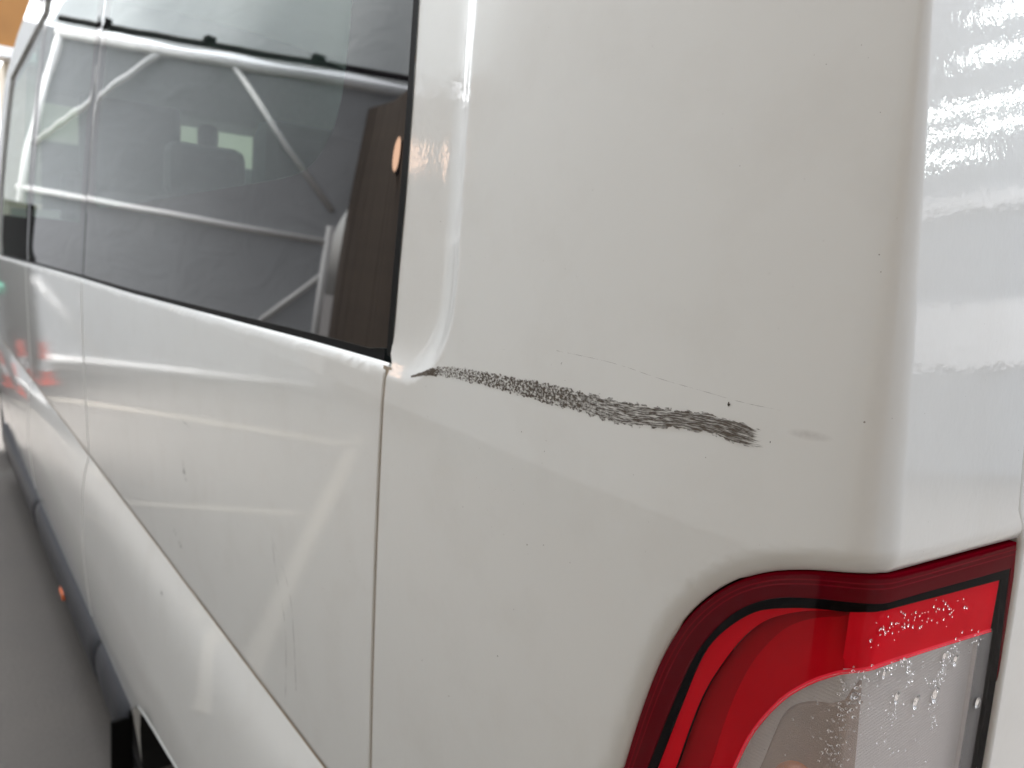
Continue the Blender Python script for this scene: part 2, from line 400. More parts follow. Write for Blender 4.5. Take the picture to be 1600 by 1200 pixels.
MAT = dict(
    paint=paint_mat(), paint_peel=paint_mat('resprayed_van_paint', 0.085), glass=glass_mat(), scuff=scuff_mat(),
    frit=simple('black_glass_border', (0.008, 0.007, 0.009), 0.02, spec=0.6, var=0.05),
    rubber=simple('black_rubber', (0.006, 0.006, 0.006), 0.6, spec=0.12),
    sealer=simple('seam_sealer', (0.33, 0.27, 0.20), 0.8, var=0.35, scale=60),
    sealer_dark=simple('dirty_seam', (0.16, 0.135, 0.105), 0.8, var=0.35, scale=60),
    trim=simple('grey_side_trim', (0.032, 0.036, 0.045), 0.42, bump=0.3, bscale=900, spec=0.3),
    dark=simple('grey_lining', (0.22, 0.23, 0.225), 0.8),
    void=simple('black_void', (0.006, 0.006, 0.006), 0.9),
    seat=simple('seat_fabric', (0.09, 0.095, 0.10), 0.9, bump=0.4),
    tyre=simple('tyre_rubber', (0.02, 0.02, 0.02), 0.8, bump=0.5),
    rim=simple('steel_rim', (0.35, 0.35, 0.36), 0.35, 0.8),
    amber=simple('amber_marker', (0.85, 0.16, 0.02), 0.2, coat=0.5),
    lens_red_dark=red_mat('dark_red_rim', (0.15, 0.0010, 0.007)),
    lens_black=simple('black_bezel', (0.003, 0.002, 0.0025), 0.5, spec=0.0),
    lens_red=red_mat('bright_red_lens', (0.88, 0.004, 0.020)),
    lens_red_mid=red_mat('mid_red_lens', (0.40, 0.0015, 0.007)),
    lens_red_deep=red_mat('deep_red_lens', (0.58, 0.002, 0.010)),
    lens_ridge=red_mat('red_rim_ridge', (0.26, 0.003, 0.014)),
    lens_edge=red_mat('bright_red_edge', (0.92, 0.03, 0.06)),  # plain brighter red, no emission
    outer=clear_lens_mat('clear_outer_lens', (0.99, 0.985, 0.985), 0.0),
    fog=clear_lens_mat('fogged_lens', (0.95, 0.94, 0.94), 0.24),
    reflector=reflector_mat(),
    bowl=simple('bowl_reflector', (0.44, 0.34, 0.28), 0.35, 0.5, var=0.25, scale=25, bump=0.6, bscale=1200),
    bulb=simple('amber_bulb', (0.62, 0.22, 0.08), 0.25, coat=0.5),
    water=water_mat(), ground=ground_mat(),
    tarp=tarp_mat('grey_tarpaulin', (0.37, 0.38, 0.385), 0.35),
    roof_tarp=tarp_mat('pale_roof_tarpaulin', (0.72, 0.76, 0.76), 0.5),
    pole=simple('white_pole_paint', (0.82, 0.82, 0.80), 0.4, var=0.05),
    line=simple('worn_line_paint', (0.22, 0.20, 0.17), 0.6, var=0.25, scale=15),
    cone=simple('cone_orange', (0.80, 0.055, 0.02), 0.45),
    white=simple('white_plastic', (0.80, 0.80, 0.80), 0.4, var=0.05),
    cabinet=simple('black_cabinet_paint', (0.02, 0.02, 0.02), 0.4),
    binbody=simple('grey_bin_plastic', (0.12, 0.125, 0.13), 0.5),
    binlid=simple('green_bin_lid', (0.03, 0.26, 0.17), 0.45),
    brown=simple('dark_brown_boards', (0.085, 0.064, 0.044), 0.7, var=0.4, scale=6),
    hair=soft_mark('hairline_scratch', (0.30, 0.27, 0.24), 0.5, 150.0),
    fleck=simple('dark_fleck', (0.05, 0.04, 0.03), 0.7),
    smear=smear_mat(),
    arcmark=soft_mark('grey_hairline', (0.30, 0.30, 0.31), 0.75, 60.0), chip=soft_mark('chipped_paint', (0.20, 0.20, 0.21), 0.8, 90.0),
    tan=simple('grey_render', (0.165, 0.168, 0.165), 0.85, var=0.2, scale=3),
    hall_cream=simple('cream_wall', (0.55, 0.48, 0.38), 0.8, var=0.2, scale=2),
    hall_orange=simple('orange_fascia', (0.30, 0.135, 0.03), 0.6, var=0.2, scale=2),
    hall_grey=simple('grey_cladding', (0.17, 0.18, 0.19), 0.7, var=0.1, scale=2),
    hall_pale=simple('pale_cladding', (0.34, 0.36, 0.38), 0.7, var=0.1, scale=2),
    strip_on=emit_mat('bar_glow', (0.93, 1.0, 0.99), 1.4),
    warm_on=emit_mat('warm_glow', (1.0, 0.62, 0.42), 1.3),
)

# ------------------------------------------------------------------ mesh helpers
def link(name, me, mat, parent=None):
    o = bpy.data.objects.new(name, me)
    COL.objects.link(o)
    if mat is not None: me.materials.append(MAT[mat] if isinstance(mat, str) else mat)
    if parent is not None: o.parent = parent
    return o

def tag(o, label=None, cat=None, group=None, kind=None):
    for k, v in (('label', label), ('category', cat), ('group', group), ('kind', kind)):
        if v: o[k] = v
    return o

def empty(name, loc=(0, 0, 0), rz=0.0):
    o = bpy.data.objects.new(name, None)
    o.empty_display_size = 0.1
    COL.objects.link(o)
    o.location = loc
    o.rotation_euler = (0, 0, rz)
    return o

def inside(poly, pts):
    x, y = pts[:, 0], pts[:, 1]
    r = np.zeros(len(pts), bool)
    n = len(poly)
    for i in range(n):
        x0, y0 = poly[i]; x1, y1 = poly[(i + 1) % n]
        c = (y0 > y) != (y1 > y)
        with np.errstate(divide='ignore', invalid='ignore'):
            xi = (x1 - x0) * (y - y0) / (y1 - y0) + x0
        r ^= c & (x < xi)
    return r

def seg_dist(poly, pts, closed=True):
    d = np.full(len(pts), 1e9)
    n = len(poly)
    for i in range(n if closed else n - 1):
        a = poly[i]; b = poly[(i + 1) % n]
        ab = b - a
        t = np.clip(((pts - a) @ ab) / max(ab @ ab, 1e-12), 0, 1)
        d = np.minimum(d, np.linalg.norm(pts - a - t[:, None] * ab, axis=1))
    return d

def resample(poly, step, closed=True):
    poly = np.asarray(poly, float)
    out = []
    n = len(poly)
    for i in range(n if closed else n - 1):
        a = poly[i]; b = poly[(i + 1) % n]
        k = max(1, int(math.ceil(np.linalg.norm(b - a) / step)))
        for j in range(k): out.append(a + (b - a) * j / k)
    if not closed: out.append(poly[-1])
    return np.array(out)

def smooth(poly, step=0.004, it=2):
    """Chaikin rounding of an open polyline."""
    p = np.asarray(poly, float)
    for _ in range(it):
        q = [p[0]]
        for a, b in zip(p[:-1], p[1:]):
            q += [a * .75 + b * .25, a * .25 + b * .75]
        q.append(p[-1])
        p = np.array(q)
    return p

def normals(surf, s, z, e=4e-4):
    ps = (surf(s + e, z) - surf(s - e, z)); pz = (surf(s, z + e) - surf(s, z - e))
    n = np.cross(pz, ps)
    return n / np.linalg.norm(n, axis=1)[:, None]

def patch(name, loop, gs, gz, surf, mat, parent, holes=(), step=0.006, roll=0.0015, depth=0.010, zsteps=3):
    """Panel cut from a surface (s,z)->xyz, with rolled edges all round."""
    loops = [resample(loop, step)] + [resample(h, step) for h in holes]
    V = []; E = []
    for L in loops:
        b = len(V); n = len(L)
        V += [Vector(p) for p in L]
        E += [(b + i, b + (i + 1) % n) for i in range(n)]
    S, Z = np.meshgrid(gs, gz)
    G = np.stack([S.ravel(), Z.ravel()], 1)
    G = G + (np.sin(G * 9173.0 + G[:, ::-1] * 3571.0)) * 2e-5
    k = inside(loops[0], G) & (seg_dist(loops[0], G) > step * 0.35)
    for h in loops[1:]: k &= ~inside(h, G) & (seg_dist(h, G) > step * 0.35)
    V += [Vector(p) for p in G[k]]
    v2, e2, f2, _, _, _ = delaunay_2d_cdt(V, E, [], 0, 1e-7)
    P = np.array([(v.x, v.y) for v in v2])
    F = np.array([f for f in f2 if len(f) == 3])
    cen = P[F].mean(1)
    ok = inside(loops[0], cen)
    for h in loops[1:]: ok &= ~inside(h, cen)
    F = F[ok]
    # orientation: outward normal
    X = surf(P[:, 0], P[:, 1]); N = normals(surf, P[:, 0], P[:, 1])
    a_, b_, c_ = P[F[:, 0]], P[F[:, 1]], P[F[:, 2]]
    flip = (b_[:, 0] - a_[:, 0]) * (c_[:, 1] - a_[:, 1]) - (b_[:, 1] - a_[:, 1]) * (c_[:, 0] - a_[:, 0]) > 0
    F[flip] = F[flip][:, ::-1]
    verts = [tuple(v) for v in X]; nor = [tuple(v) for v in N]
    faces = [tuple(int(i) for i in f) for f in F]
    # boundary edges (directed)
    cnt = {}
    for f in faces:
        for a, b in ((f[0], f[1]), (f[1], f[2]), (f[2], f[0])):
            if (b, a) in cnt: del cnt[(b, a)]
            else: cnt[(a, b)] = 1
    if roll > 0:
        nb = {}; 
        for a, b in cnt:
            t = X[b] - X[a]
            o = np.cross(t, N[a]); o = o / (np.linalg.norm(o) + 1e-12)
            nb[a] = nb.get(a, 0) + o; nb[b] = nb.get(b, 0) + o
        ring = [{a: a for a in nb}]
        for k in range(1, zsteps + 2):
            cur = {}
            for a, o in nb.items():
                o = o / (np.linalg.norm(o) + 1e-12)
                if k <= zsteps:
                    th = math.pi / 2 * k / zsteps
                    p = X[a] + o * roll * math.sin(th) - N[a] * roll * (1 - math.cos(th))
                    q = N[a] * math.cos(th) + o * math.sin(th)
                else:
                    p = X[a] + o * roll - N[a] * depth
                    q = o
                cur[a] = len(verts); verts.append(tuple(p)); nor.append(tuple(q))
            for a, b in cnt:
                faces.append((ring[-1][b], ring[-1][a], cur[a], cur[b]))
            ring.append(cur)
    me = bpy.data.meshes.new(name)
    me.from_pydata(verts, [], faces)
    me.polygons.foreach_set('use_smooth', [True] * len(me.polygons))
    me.validate()
    if len(me.vertices) == len(nor):
        me.normals_split_custom_set_from_vertices(nor)
    return link(name, me, mat, parent)

class MB:
    """Collects simple solids into one mesh."""
    def __init__(self):
        self.bm = bmesh.new()
    def box(self, c, size, rz=0.0, bev=0.0, rot=None):
        M = Matrix.Translation(Vector(c)) @ (rot.to_4x4() if rot is not None else Matrix.Rotation(rz, 4, 'Z')) @ Matrix.Diagonal((*size, 1))
        r = bmesh.ops.create_cube(self.bm, size=1.0, matrix=M)
        if bev:
            ed = list({e for v in r['verts'] for e in v.link_edges})
            bmesh.ops.bevel(self.bm, geom=ed, offset=bev, segments=2, affect='EDGES', profile=0.5)
        return self
    def tube(self, a, b, r0, r1=None, n=14, caps=True):
        a, b = Vector(a), Vector(b)
        d = b - a
        M = Matrix.Translation((a + b) / 2) @ d.to_track_quat('Z', 'Y').to_matrix().to_4x4()
        bmesh.ops.create_cone(self.bm, cap_ends=caps, segments=n, radius1=r0, radius2=r0 if r1 is None else r1, depth=d.length, matrix=M)
        return self
    def lathe(self, prof, M=Matrix.Identity(4), n=32):
        rings = []
        for (r, z) in prof:
            rings.append([self.bm.verts.new(M @ Vector((r * math.cos(2 * math.pi * i / n), r * math.sin(2 * math.pi * i / n), z))) for i in range(n)])
        for p, q in zip(rings[:-1], rings[1:]):
            for i in range(n):
                self.bm.faces.new((p[i], p[(i + 1) % n], q[(i + 1) % n], q[i]))
        return self
    def grid(self, rows):
        vs = [[self.bm.verts.new(Vector(p)) for p in r] for r in rows]
        for p, q in zip(vs[:-1], vs[1:]):
            for i in range(len(p) - 1):
                self.bm.faces.new((p[i], p[i + 1], q[i + 1], q[i]))
        return self
    def ball(self, c, size, rot=None, sub=1):
        M = Matrix.Translation(Vector(c)) @ (rot.to_4x4() if rot is not None else Matrix.Identity(4)) @ Matrix.Diagonal((*size, 1))
        bmesh.ops.create_icosphere(self.bm, subdivisions=sub, radius=1.0, matrix=M)
        return self
    def build(self, name, mat, parent=None, sm=False):
        me = bpy.data.meshes.new(name)
        bmesh.ops.recalc_face_normals(self.bm, faces=self.bm.faces[:])
        self.bm.to_mesh(me); self.bm.free()
        if sm: me.polygons.foreach_set('use_smooth', [True] * len(me.polygons))
        return link(name, me, mat, parent)

def strip(name, rows_sz, surf, mat, parent, uv=None):
    """Sheet from a lattice of (s,z) rows laid on a surface, optional uv."""
    R = np.array(rows_sz)
    h, w = R.shape[:2]
    X = surf(R[..., 0].ravel(), R[..., 1].ravel())
    N = normals(surf, R[..., 0].ravel(), R[..., 1].ravel())
    faces = [(i * w + j, i * w + j + 1, (i + 1) * w + j + 1, (i + 1) * w + j) for i in range(h - 1) for j in range(w - 1)]
    F = np.array(faces)
    fn = np.cross(X[F[:, 2]] - X[F[:, 0]], X[F[:, 3]] - X[F[:, 1]])
    if (fn * N[F[:, 0]]).sum() < 0: faces = [f[::-1] for f in faces]
    me = bpy.data.meshes.new(name)
    me.from_pydata([tuple(p) for p in X], [], faces)
    me.polygons.foreach_set('use_smooth', [True] * len(faces))
    if uv is not None:
        U = np.array(uv).reshape(-1, 2)
        lay = me.uv_layers.new(name='UVMap')
        for l in me.loops: lay.data[l.index].uv = U[l.vertex_index]
    me.normals_split_custom_set_from_vertices([tuple(n) for n in N])
    return link(name, me, mat, parent)

# ------------------------------------------------------------------ ground
mb = MB()
mb.grid([[(x, y, GROUND) for x in (-40, -8, -3, 0, 3, 8, 40)] for y in (-40, -8, -2, 2, 6, 12, 60)])
tag(mb.build('ground', 'ground'), kind='structure')

# ------------------------------------------------------------------ the van
van = empty('van', (0, 0, 0))
tag(van, 'white passenger van with a dark scuff beside its rear side window', 'van')

S_SEAM1, S_SEAM2, S_SEAM3, GAP = 0.537, 2.405, 3.815, 0.0100
belt_pts = A('belt')
def belt_z(s):
    return np.interp(s, belt_pts[:, 0], belt_pts[:, 1])

LO = A('lamp_outer'); LR = A('lamp_rim'); LB = A('lamp_black'); LC = A('lamp_clear')
lamp_l = smooth(LO[:13], it=2)                 # side part of the lamp outline
lamp_t = A('lamp_outer')[12:16]                             # rear top edge
LAMP_BOT = 0.80
LAMP_R = float(LO[15][0])
LAMP_RB = float(LO[20][0]) - 0.004
REAR_TOP = float(A('rear_edge')[1][0])
lamp_outline = np.array(list(lamp_l) + [tuple(p) for p in LO[13:16]] + [(float(LO[18][0]), float(LO[18][1])), (LAMP_RB, LAMP_BOT), (0.03, LAMP_BOT), (0.16, LAMP_BOT + 0.03), (0.205, LAMP_BOT + 0.09), (0.20, 0.95)])

def pocket_d(s, z):
    s0 = 0.415 + 0.10 * np.clip(z - 1.42, 0, 1)
    r = 0.095
    qx = s - s0; qz = z - 1.303
    ix = np.minimum(qx - r, 0); iz = np.minimum(qz - r, 0)
    d = r - np.hypot(ix, iz) + 0.0
    d = np.where((qx > r) & (qz > r), np.minimum(qx, qz), d)
    return d                                                 # >0 inside the pocket
def body_off(s, z):
    d = pocket_d(s, z)
    dd = np.maximum(d, 0)
    o = -0.0105 * (1 - np.exp(-(dd / 0.021) ** 1.5))
    pts = np.stack([np.ravel(s), np.ravel(z)], 1)
    near = (pts[:, 0] < 0.26) & (pts[:, 1] < 1.36)
    l = np.zeros(len(pts))
    if near.any():
        dl = seg_dist(lamp_outline, pts[near])
        dl[inside(lamp_outline, pts[near])] = 0
        l[near] = -0.0075 * np.clip(1 - dl / 0.018, 0, 1) ** 2.2
    return o + l.reshape(np.shape(s))
def body(s, z):
    s = np.asarray(s, float); z = np.asarray(z, float)
    return skin(s, z, body_off(s, z))
def lower(s, z):
    s = np.asarray(s, float); z = np.asarray(z, float)
    t = np.clip(1 - (belt_z(s) - z) / 0.017, 0, 1)
    o = -0.0115 * t ** 2.0
    g = z - crease_z(s)
    o = o - 0.0012 * np.exp(-(g / 0.004) ** 2)
    return skin(s, z, o)

# rear quarter panel -------------------------------------------------
sn = S_SEAM1 - GAP / 2
gn = A('glass_near')
edge_glass = [(0.5445, 1.3300), (0.5460, 1.3414), (0.5495, 1.4015), (0.554, 1.5057), (0.5636, 1.6082), (0.577, 1.7102), (0.60, 1.95), (0.62, 2.36)]
edge_glass = [(s - 0.0035, z) for s, z in edge_glass]
loop = [(sn, 0.20), (sn, 1.3195)] + edge_glass + [(0.62, 2.46), (-0.21, 2.46), (-0.21, LO[15][1] + 0.030), (LAMP_R - 0.003, LO[15][1] + 0.004)]
loop += [(s, z + 0.004) for s, z in LO[13:15][::-1]] + [(s + 0.0022 * (1 if s > 0.08 else 0.2), z + 0.0022 * (0.3 if s > 0.12 else 1)) for s, z in lamp_l[::-1]]
loop += [(0.203, 0.95), (0.208, LAMP_BOT + 0.09), (0.163, LAMP_BOT + 0.027), (0.03, LAMP_BOT - 0.003), (LAMP_RB - 0.002, LAMP_BOT - 0.003), (LAMP_RB - 0.006, 0.20)]
gs = np.concatenate([np.arange(-0.21, -0.045, 0.008), np.arange(-0.045, 0.03, 0.0022), np.arange(0.03, 0.36, 0.009), np.arange(0.36, 0.62, 0.0045)])
gz = np.concatenate([np.arange(0.2, 1.0, 0.025), np.arange(1.0, 1.24, 0.008), np.arange(1.24, 1.48, 0.0045), np.arange(1.48, 2.46, 0.015)])
patch('quarter_panel', loop, gs, gz, body, 'paint_peel', van, step=0.004, roll=0.0016, depth=0.014)

# side panels below the windows -------------------------------------
def side_loop(s0, s1, zb, arch=None):
    n = max(2, int((s1 - s0) / 0.1))
    top = [(s, belt_z(s) - 0.004) for s in np.linspace(s1, s0, n)]
    bot = [(s0, zb), ] + (arch or []) + [(s1, zb)]
    return top + bot
arch = [(0.70, 0.125), (0.78, 0.30), (0.90, 0.36), (1.05, 0.355), (1.22, 0.32), (1.416, 0.285), (1.55, 0.262), (1.66, 0.240), (1.74, 0.215), (1.80, 0.17), (1.815, 0.125)]
gz_l = np.concatenate([np.arange(0.13, 0.62, 0.03), np.arange(0.62, 0.78, 0.006), np.arange(0.78, 1.15, 0.03), np.arange(1.15, 1.34, 0.006)])
patch('side_panel', side_loop(S_SEAM1 + GAP / 2, S_SEAM2 - 0.010, 0.125, arch), np.arange(0.54, 2.42, 0.03), gz_l, lower, 'paint', van, step=0.012, roll=0.0025, depth=0.016)
door = patch('sliding_door', side_loop(S_SEAM2 + 0.010, S_SEAM3 - 0.012, 0.135), np.arange(2.42, 3.82, 0.04), gz_l, lower, 'paint', van, step=0.014, roll=0.003, depth=0.016)
fdoor = patch('front_door', side_loop(S_SEAM3 + 0.012, 5.25, 0.15), np.arange(3.83, 5.3, 0.04), gz_l, lower, 'paint', van, step=0.016, roll=0.003, depth=0.016)
wingarch = [(5.32, 0.14), (5.36, 0.42), (5.55, 0.62), (5.85, 0.66), (6.1, 0.55), (6.2, 0.14)]
patch('front_wing', [(s, 1.18 - 0.16 * (s - 5.25)) for s in np.linspace(6.35, 5.255, 10)] + [(5.255, 0.14)] + wingarch + [(6.35, 0.14)], np.arange(5.28, 6.4, 0.05), np.arange(0.15, 1.3, 0.03), lower, 'paint', van, step=0.02, roll=0.003, depth=0.016)

# gap fillers behind the seams ---------------------------------------
def seal(s, z0, z1, w, off, mat, nm='seam_sealer', f=lower):
    zz = np.linspace(z0, z1, 60)
    rows = [[(s - w, z), (s + w, z)] for z in zz]
    strip(nm, rows, lambda a, b: skin(a, b, off), mat, van)
seal(S_SEAM1, 0.15, 1.316, 0.009, -0.0030, 'sealer')
seal(S_SEAM2, 0.13, 1.26, 0.016, -0.0065, 'sealer_dark')
seal(S_SEAM3, 0.14, 1.22, 0.018, -0.0085, 'sealer_dark')
seal(5.252, 0.15, 1.18, 0.012, -0.012, 'rubber')

rows = [[(s, crease_z(s) + d) for d in (-0.0025, 0.0, 0.0030)] for s in np.linspace(0.56, 5.2, 200)]
strip('crease_sealer', rows, lambda s, z: lower(s, z) + np.array([-0.0008, 0, 0]), 'sealer', van)
# windows -------------------------------------------------------------
PANE_TOP = 2.36
def pane_surf(s0, s1):
    def f(s, z):
        s = np.asarray(s, float); z = np.asarray(z, float)
        d = np.minimum(s - s0, s1 - s)
        bend = -0.0010 * np.exp(-(np.maximum(d, 0) / 0.018) ** 1.3)
        wav = 0.00003 * np.sin(s * 19 + z * 5) + 0.00003 * np.sin(z * 27 + s * 7)
        return skin(s, z, -0.0125 + bend + wav)
    return f
def window(name, s0, s1, outer, clear, gs, label=None):
    f = pane_surf(s0, s1)
    w = patch(name, outer, gs, np.arange(1.16, 2.4, 0.02), f, 'frit', van, holes=[clear], step=0.012, roll=0.001, depth=0.004)
    patch('pane', clear, gs, np.arange(1.16, 2.4, 0.02), f, 'glass', w, step=0.012, roll=0.0)
    # dark inner lip keeps light from leaking round the border
    if label: w['label'] = label
    return w
fr = A('frit')
near_edge = [(s + 0.0125, z) for s, z in edge_glass]
s2 = S_SEAM2 + 0.045
out1 = [(near_edge[0][0] + 0.002, near_edge[0][1] + 0.004)] + near_edge[1:-1] + [(0.63, PANE_TOP), (s2 - 0.004, PANE_TOP), (s2 - 0.004, belt_z(s2) + 0.006)]
out1 += [(s, belt_z(s) + 0.006) for s in np.linspace(s2 - 0.1, 0.60, 14)]
clear1 = list(smooth(fr[:9], it=2)) + [(2.26, 1.476), (2.325, 1.50), (2.340, 1.56)] + [(2.342, 1.70), (2.342, 1.9), (2.33, 2.06), (2.32, 2.28), (0.76, 2.28)]
window('side_window', 0.55, s2, out1, clear1, np.arange(0.56, 2.5, 0.02), 'rear side window with black border and rounded clear pane')
def simple_window(name, s0, s1, zb=0.03, sk=0.0):
    o = [(s0, PANE_TOP), (s1, PANE_TOP - sk)] + [(s, belt_z(s) + 0.006) for s in np.linspace(s1, s0, 12)]
    b0, b1 = s0 + 0.09, s1 - 0.10
    c = [(b0, PANE_TOP - 0.07), (b1, PANE_TOP - 0.07 - sk)] + [(s, 1.43) for s in np.linspace(b1, b0, 6)]
    return window(name, s0, s1, o, c, np.arange(s0, s1, 0.02))
simple_window('door_window', s2 + 0.004, S_SEAM3 - 0.004)
pin = A('pillar_in'); pout = A('pillar_out')
o3 = [(S_SEAM3 + 0.004, 2.30), (5.02, 2.175), (5.08, 1.90), (5.145, 1.58), (5.16, belt_z(5.16) + 0.006)] + [(s, belt_z(s) + 0.006) for s in np.linspace(5.1, S_SEAM3 + 0.004, 10)]
c3 = [(S_SEAM3 + 0.10, 2.22), (4.93, 2.11), (4.98, 1.90), (5.04, 1.58), (5.06, 1.42), (S_SEAM3 + 0.10, 1.42)]
window('cab_window', S_SEAM3, 5.15, o3, c3, np.arange(3.85, 5.2, 0.02))
# rubber seals: round the near end of the rear side window and along the belt
rows = [[(s - 0.001 + d, z) for d in (0.0, 0.003, 0.008, 0.0125)] for s, z in resample(np.array([(edge_glass[0][0], 1.326)] + edge_glass[1:]), 0.01, False)]
strip('window_seal', rows, lambda s, z: skin(s, z, -0.0095), 'rubber', van)
rows = [[(s, belt_z(s) + d) for d in (-0.012, -0.002, 0.008)] for s in np.linspace(0.565, 5.2, 120)]
strip('window_seal', rows, lambda s, z: skin(s, z, -0.0140), 'rubber', van)
for s in (s2, S_SEAM3):
    rows = [[(s - 0.012, z), (s + 0.012, z)] for z in np.linspace(1.2, 2.36, 40)]
    strip('window_seal', rows, lambda a, b: skin(a, b, -0.020), 'rubber', van)

# A pillar and roof rail
rail = [(0.625, 2.364), (S_SEAM3, 2.364), (S_SEAM3 + 0.006, 2.306), (5.025, 2.182), (5.086, 1.90), (5.15, 1.58), (5.166, 1.19), (5.52, 1.19), (5.45, 1.50), (5.38, 1.92), (5.33, 2.21), (4.9, 2.385), (4.45, 2.478), (3.6, 2.53), (0.625, 2.53)]
patch('roof_rail', rail, np.arange(0.63, 5.5, 0.04), np.arange(1.2, 2.55, 0.03), lambda s, z: skin(s, z), 'paint', van, step=0.02, roll=0.003, depth=0.02)
# shell: roof, far side, floor, windscreen, bonnet (seen only through the glass or from elsewhere)
mb = MB()
rows = []
for y in list(np.linspace(0.06, 4.5, 10)):
    r = []
    for k in range(13):
        t = k / 12
        x = 0.06 + 1.80 * t
        r.append((x, y, 2.50 + 0.10 * math.sin(math.pi * t) ** 0.6))
    rows.append(r)
mb.grid(rows).build('roof', 'paint', van, True)
mb = MB()
X1 = 2.02
for (y0, y1, z0, z1) in ((0.03, 5.4, 0.1, 1.36), (0.03, 5.0, 2.0, 2.52), (0.03, 0.62, 1.36, 2.0), (2.30, 2.50, 1.36, 2.0), (3.72, 3.90, 1.36, 2.0), (4.95, 5.35, 1.36, 2.0)):
    mb.box((X1, (y0 + y1) / 2, (z0 + z1) / 2), (0.05, y1 - y0 - 0.001, z1 - z0 - 0.001))
mb.build('side_wall', 'paint', van)
for y0, y1 in ((0.63, 2.29), (2.51, 3.71), (3.91, 4.94)):
    MB().box((X1, (y0 + y1) / 2, 1.68), (0.006, y1 - y0, 0.63)).build('side_pane', 'glass', van)
MB().box((1.03, 2.7, 0.12), (1.92, 5.2, 0.05)).build('floor_pan', 'void', van)
mb = MB()
mb.grid([[(0.12, 4.55, 2.46), (1.02, 4.62, 2.56), (1.92, 4.55, 2.46)], [(0.16, 5.45, 1.50), (1.02, 5.6, 1.52), (1.88, 5.45, 1.50)]])
mb.build('windscreen', 'glass', van)
mb = MB()
mb.grid([[(0.10, 5.47, 1.46), (1.02, 5.62, 1.50), (1.94, 5.47, 1.46)], [(0.14, 5.9, 1.14), (1.02, 6.1, 1.18), (1.9, 5.9, 1.14)], [(0.3, 6.1, 0.8), (1.02, 6.25, 0.82), (1.74, 6.1, 0.8)], [(0.3, 6.1, 0.1), (1.02, 6.25, 0.1), (1.74, 6.1, 0.1)]])
mb.build('bonnet', 'paint', van, True)
# door cards / lining just inside the near side so that no light leaks under the glass
mb = MB()
mb.box((0.075, 2.6, 0.70), (0.02, 5.1, 1.16))
mb.build('inner_lining', 'dark', van)
MB().box((0.16, 0.29, 1.4), (0.02, 0.42, 2.2)).build('inner_lining', 'dark', van)
# seats
def seat(y, x):
    st = MB().box((x, y + 0.26, 0.62), (0.46, 0.50, 0.16), bev=0.04).build('seat', 'seat', van)
    MB().box((x, y, 1.08), (0.46, 0.12, 0.86), bev=0.05, rot=Matrix.Rotation(0.16, 3, 'X')).build('seat_back', 'seat', st)
    MB().box((x, y - 0.09, 1.64), (0.28, 0.10, 0.20), bev=0.04).build('headrest', 'seat', st)
for y in (1.0, 1.9, 2.8):
    for x in (0.45, 1.0, 1.6):
        seat(y, x)
for x, w_, top in ((0.50, 0.46, 2.04), (0.875, 0.09, 1.99), (1.24, 0.22, 1.99), (1.78, 0.20, 1.99)):
    sb = MB().box((x, 4.15, 1.12), (w_ + 0.16, 0.14, 1.10), bev=0.05).build('seat_back', 'seat', van)
    MB().box((x, 4.12, (1.58 + top) / 2), (w_, 0.12, top - 1.58), bev=0.03).build('headrest', 'seat', sb)
MB().box((1.06, 4.70, 2.36), (1.74, 0.5, 0.60), bev=0.03).build('headliner', 'dark', van)

# rear doors ---------------------------------------------------------
rd = [(LAMP_RB + 0.002, 0.12), (LAMP_R + 0.003, LO[15][1]), (-0.206, LO[15][1] + 0.03), (-0.206, 2.44), (-1.02, 2.44), (-1.02, 0.12)]
rd = [(-0.012 + s if s > -0.5 else s, z) for s, z in rd]
hole = [(-0.34, 1.55), (-0.34, 2.25), (-0.92, 2.25), (-0.92, 1.55)]
d1 = patch('rear_door', rd, np.arange(-1.02, -0.15, 0.05), np.arange(0.15, 2.44, 0.05), lambda s, z: skin(s, z), 'paint', van, holes=[hole], step=0.012, roll=0.005, depth=0.03)
patch('pane', [(-0.341, 1.551), (-0.341, 2.249), (-0.919, 2.249), (-0.919, 1.551)], np.arange(-0.9, -0.35, 0.05), np.arange(1.56, 2.24, 0.05), lambda s, z: skin(s, z, -0.006), 'glass', d1, roll=0, step=0.03)
MB().box((0.98, -0.045, 1.12), (0.05, 0.03, 0.18), bev=0.012).build('door_handle', 'rubber', d1)
rd2 = [(-1.028, 0.12), (-1.028, 2.44), (-1.85, 2.44), (-1.88, 0.12)]
patch('rear_door', rd2, np.arange(-1.9, -1.0, 0.05), np.arange(0.15, 2.44, 0.05), lambda s, z: skin(s, z), 'paint', van, step=0.02, roll=0.005, depth=0.03)
rows = [[(LAMP_R + 0.006 - 0.034 * k / 3, z) for k in range(4)] for z in np.linspace(0.15, 2.4, 40)]
strip('door_seal', rows, lambda s, z: skin(s, z, -0.022), 'rubber', van)

# lower trim, arch, wheel ---------------------------------------------
def trim_strip(s0, s1):
    ss = np.linspace(s0, s1, max(3, int((s1 - s0) / 0.08)))
    prof_t = [(-0.012, 0.150), (0.002, 0.146), (0.018, 0.132), (0.030, 0.105), (0.036, 0.06), (0.034, 0.0), (0.022, -0.055), (-0.03, -0.062)]
    mb = MB()
    rows = []
    def row(s, k=1.0):
        return [tuple(skin(np.array(s), np.array(0.14 + (h - 0.14) * 1.0), o * k)) for o, h in prof_t]
    rows = [row(ss[0], 0.4)] + [row(ss[0] + 0.012, 0.9)] + [row(s) for s in ss[1:-1]] + [row(ss[-1] - 0.012, 0.9), row(ss[-1], 0.4)]
    mb.grid(rows)
    return mb.build('side_trim', 'trim', van, True)
trim_strip(1.84, 2.235)
trim_strip(2.247, 3.66)
trim_strip(3.672, 5.24)
mb = MB()
for k in range(15): pass
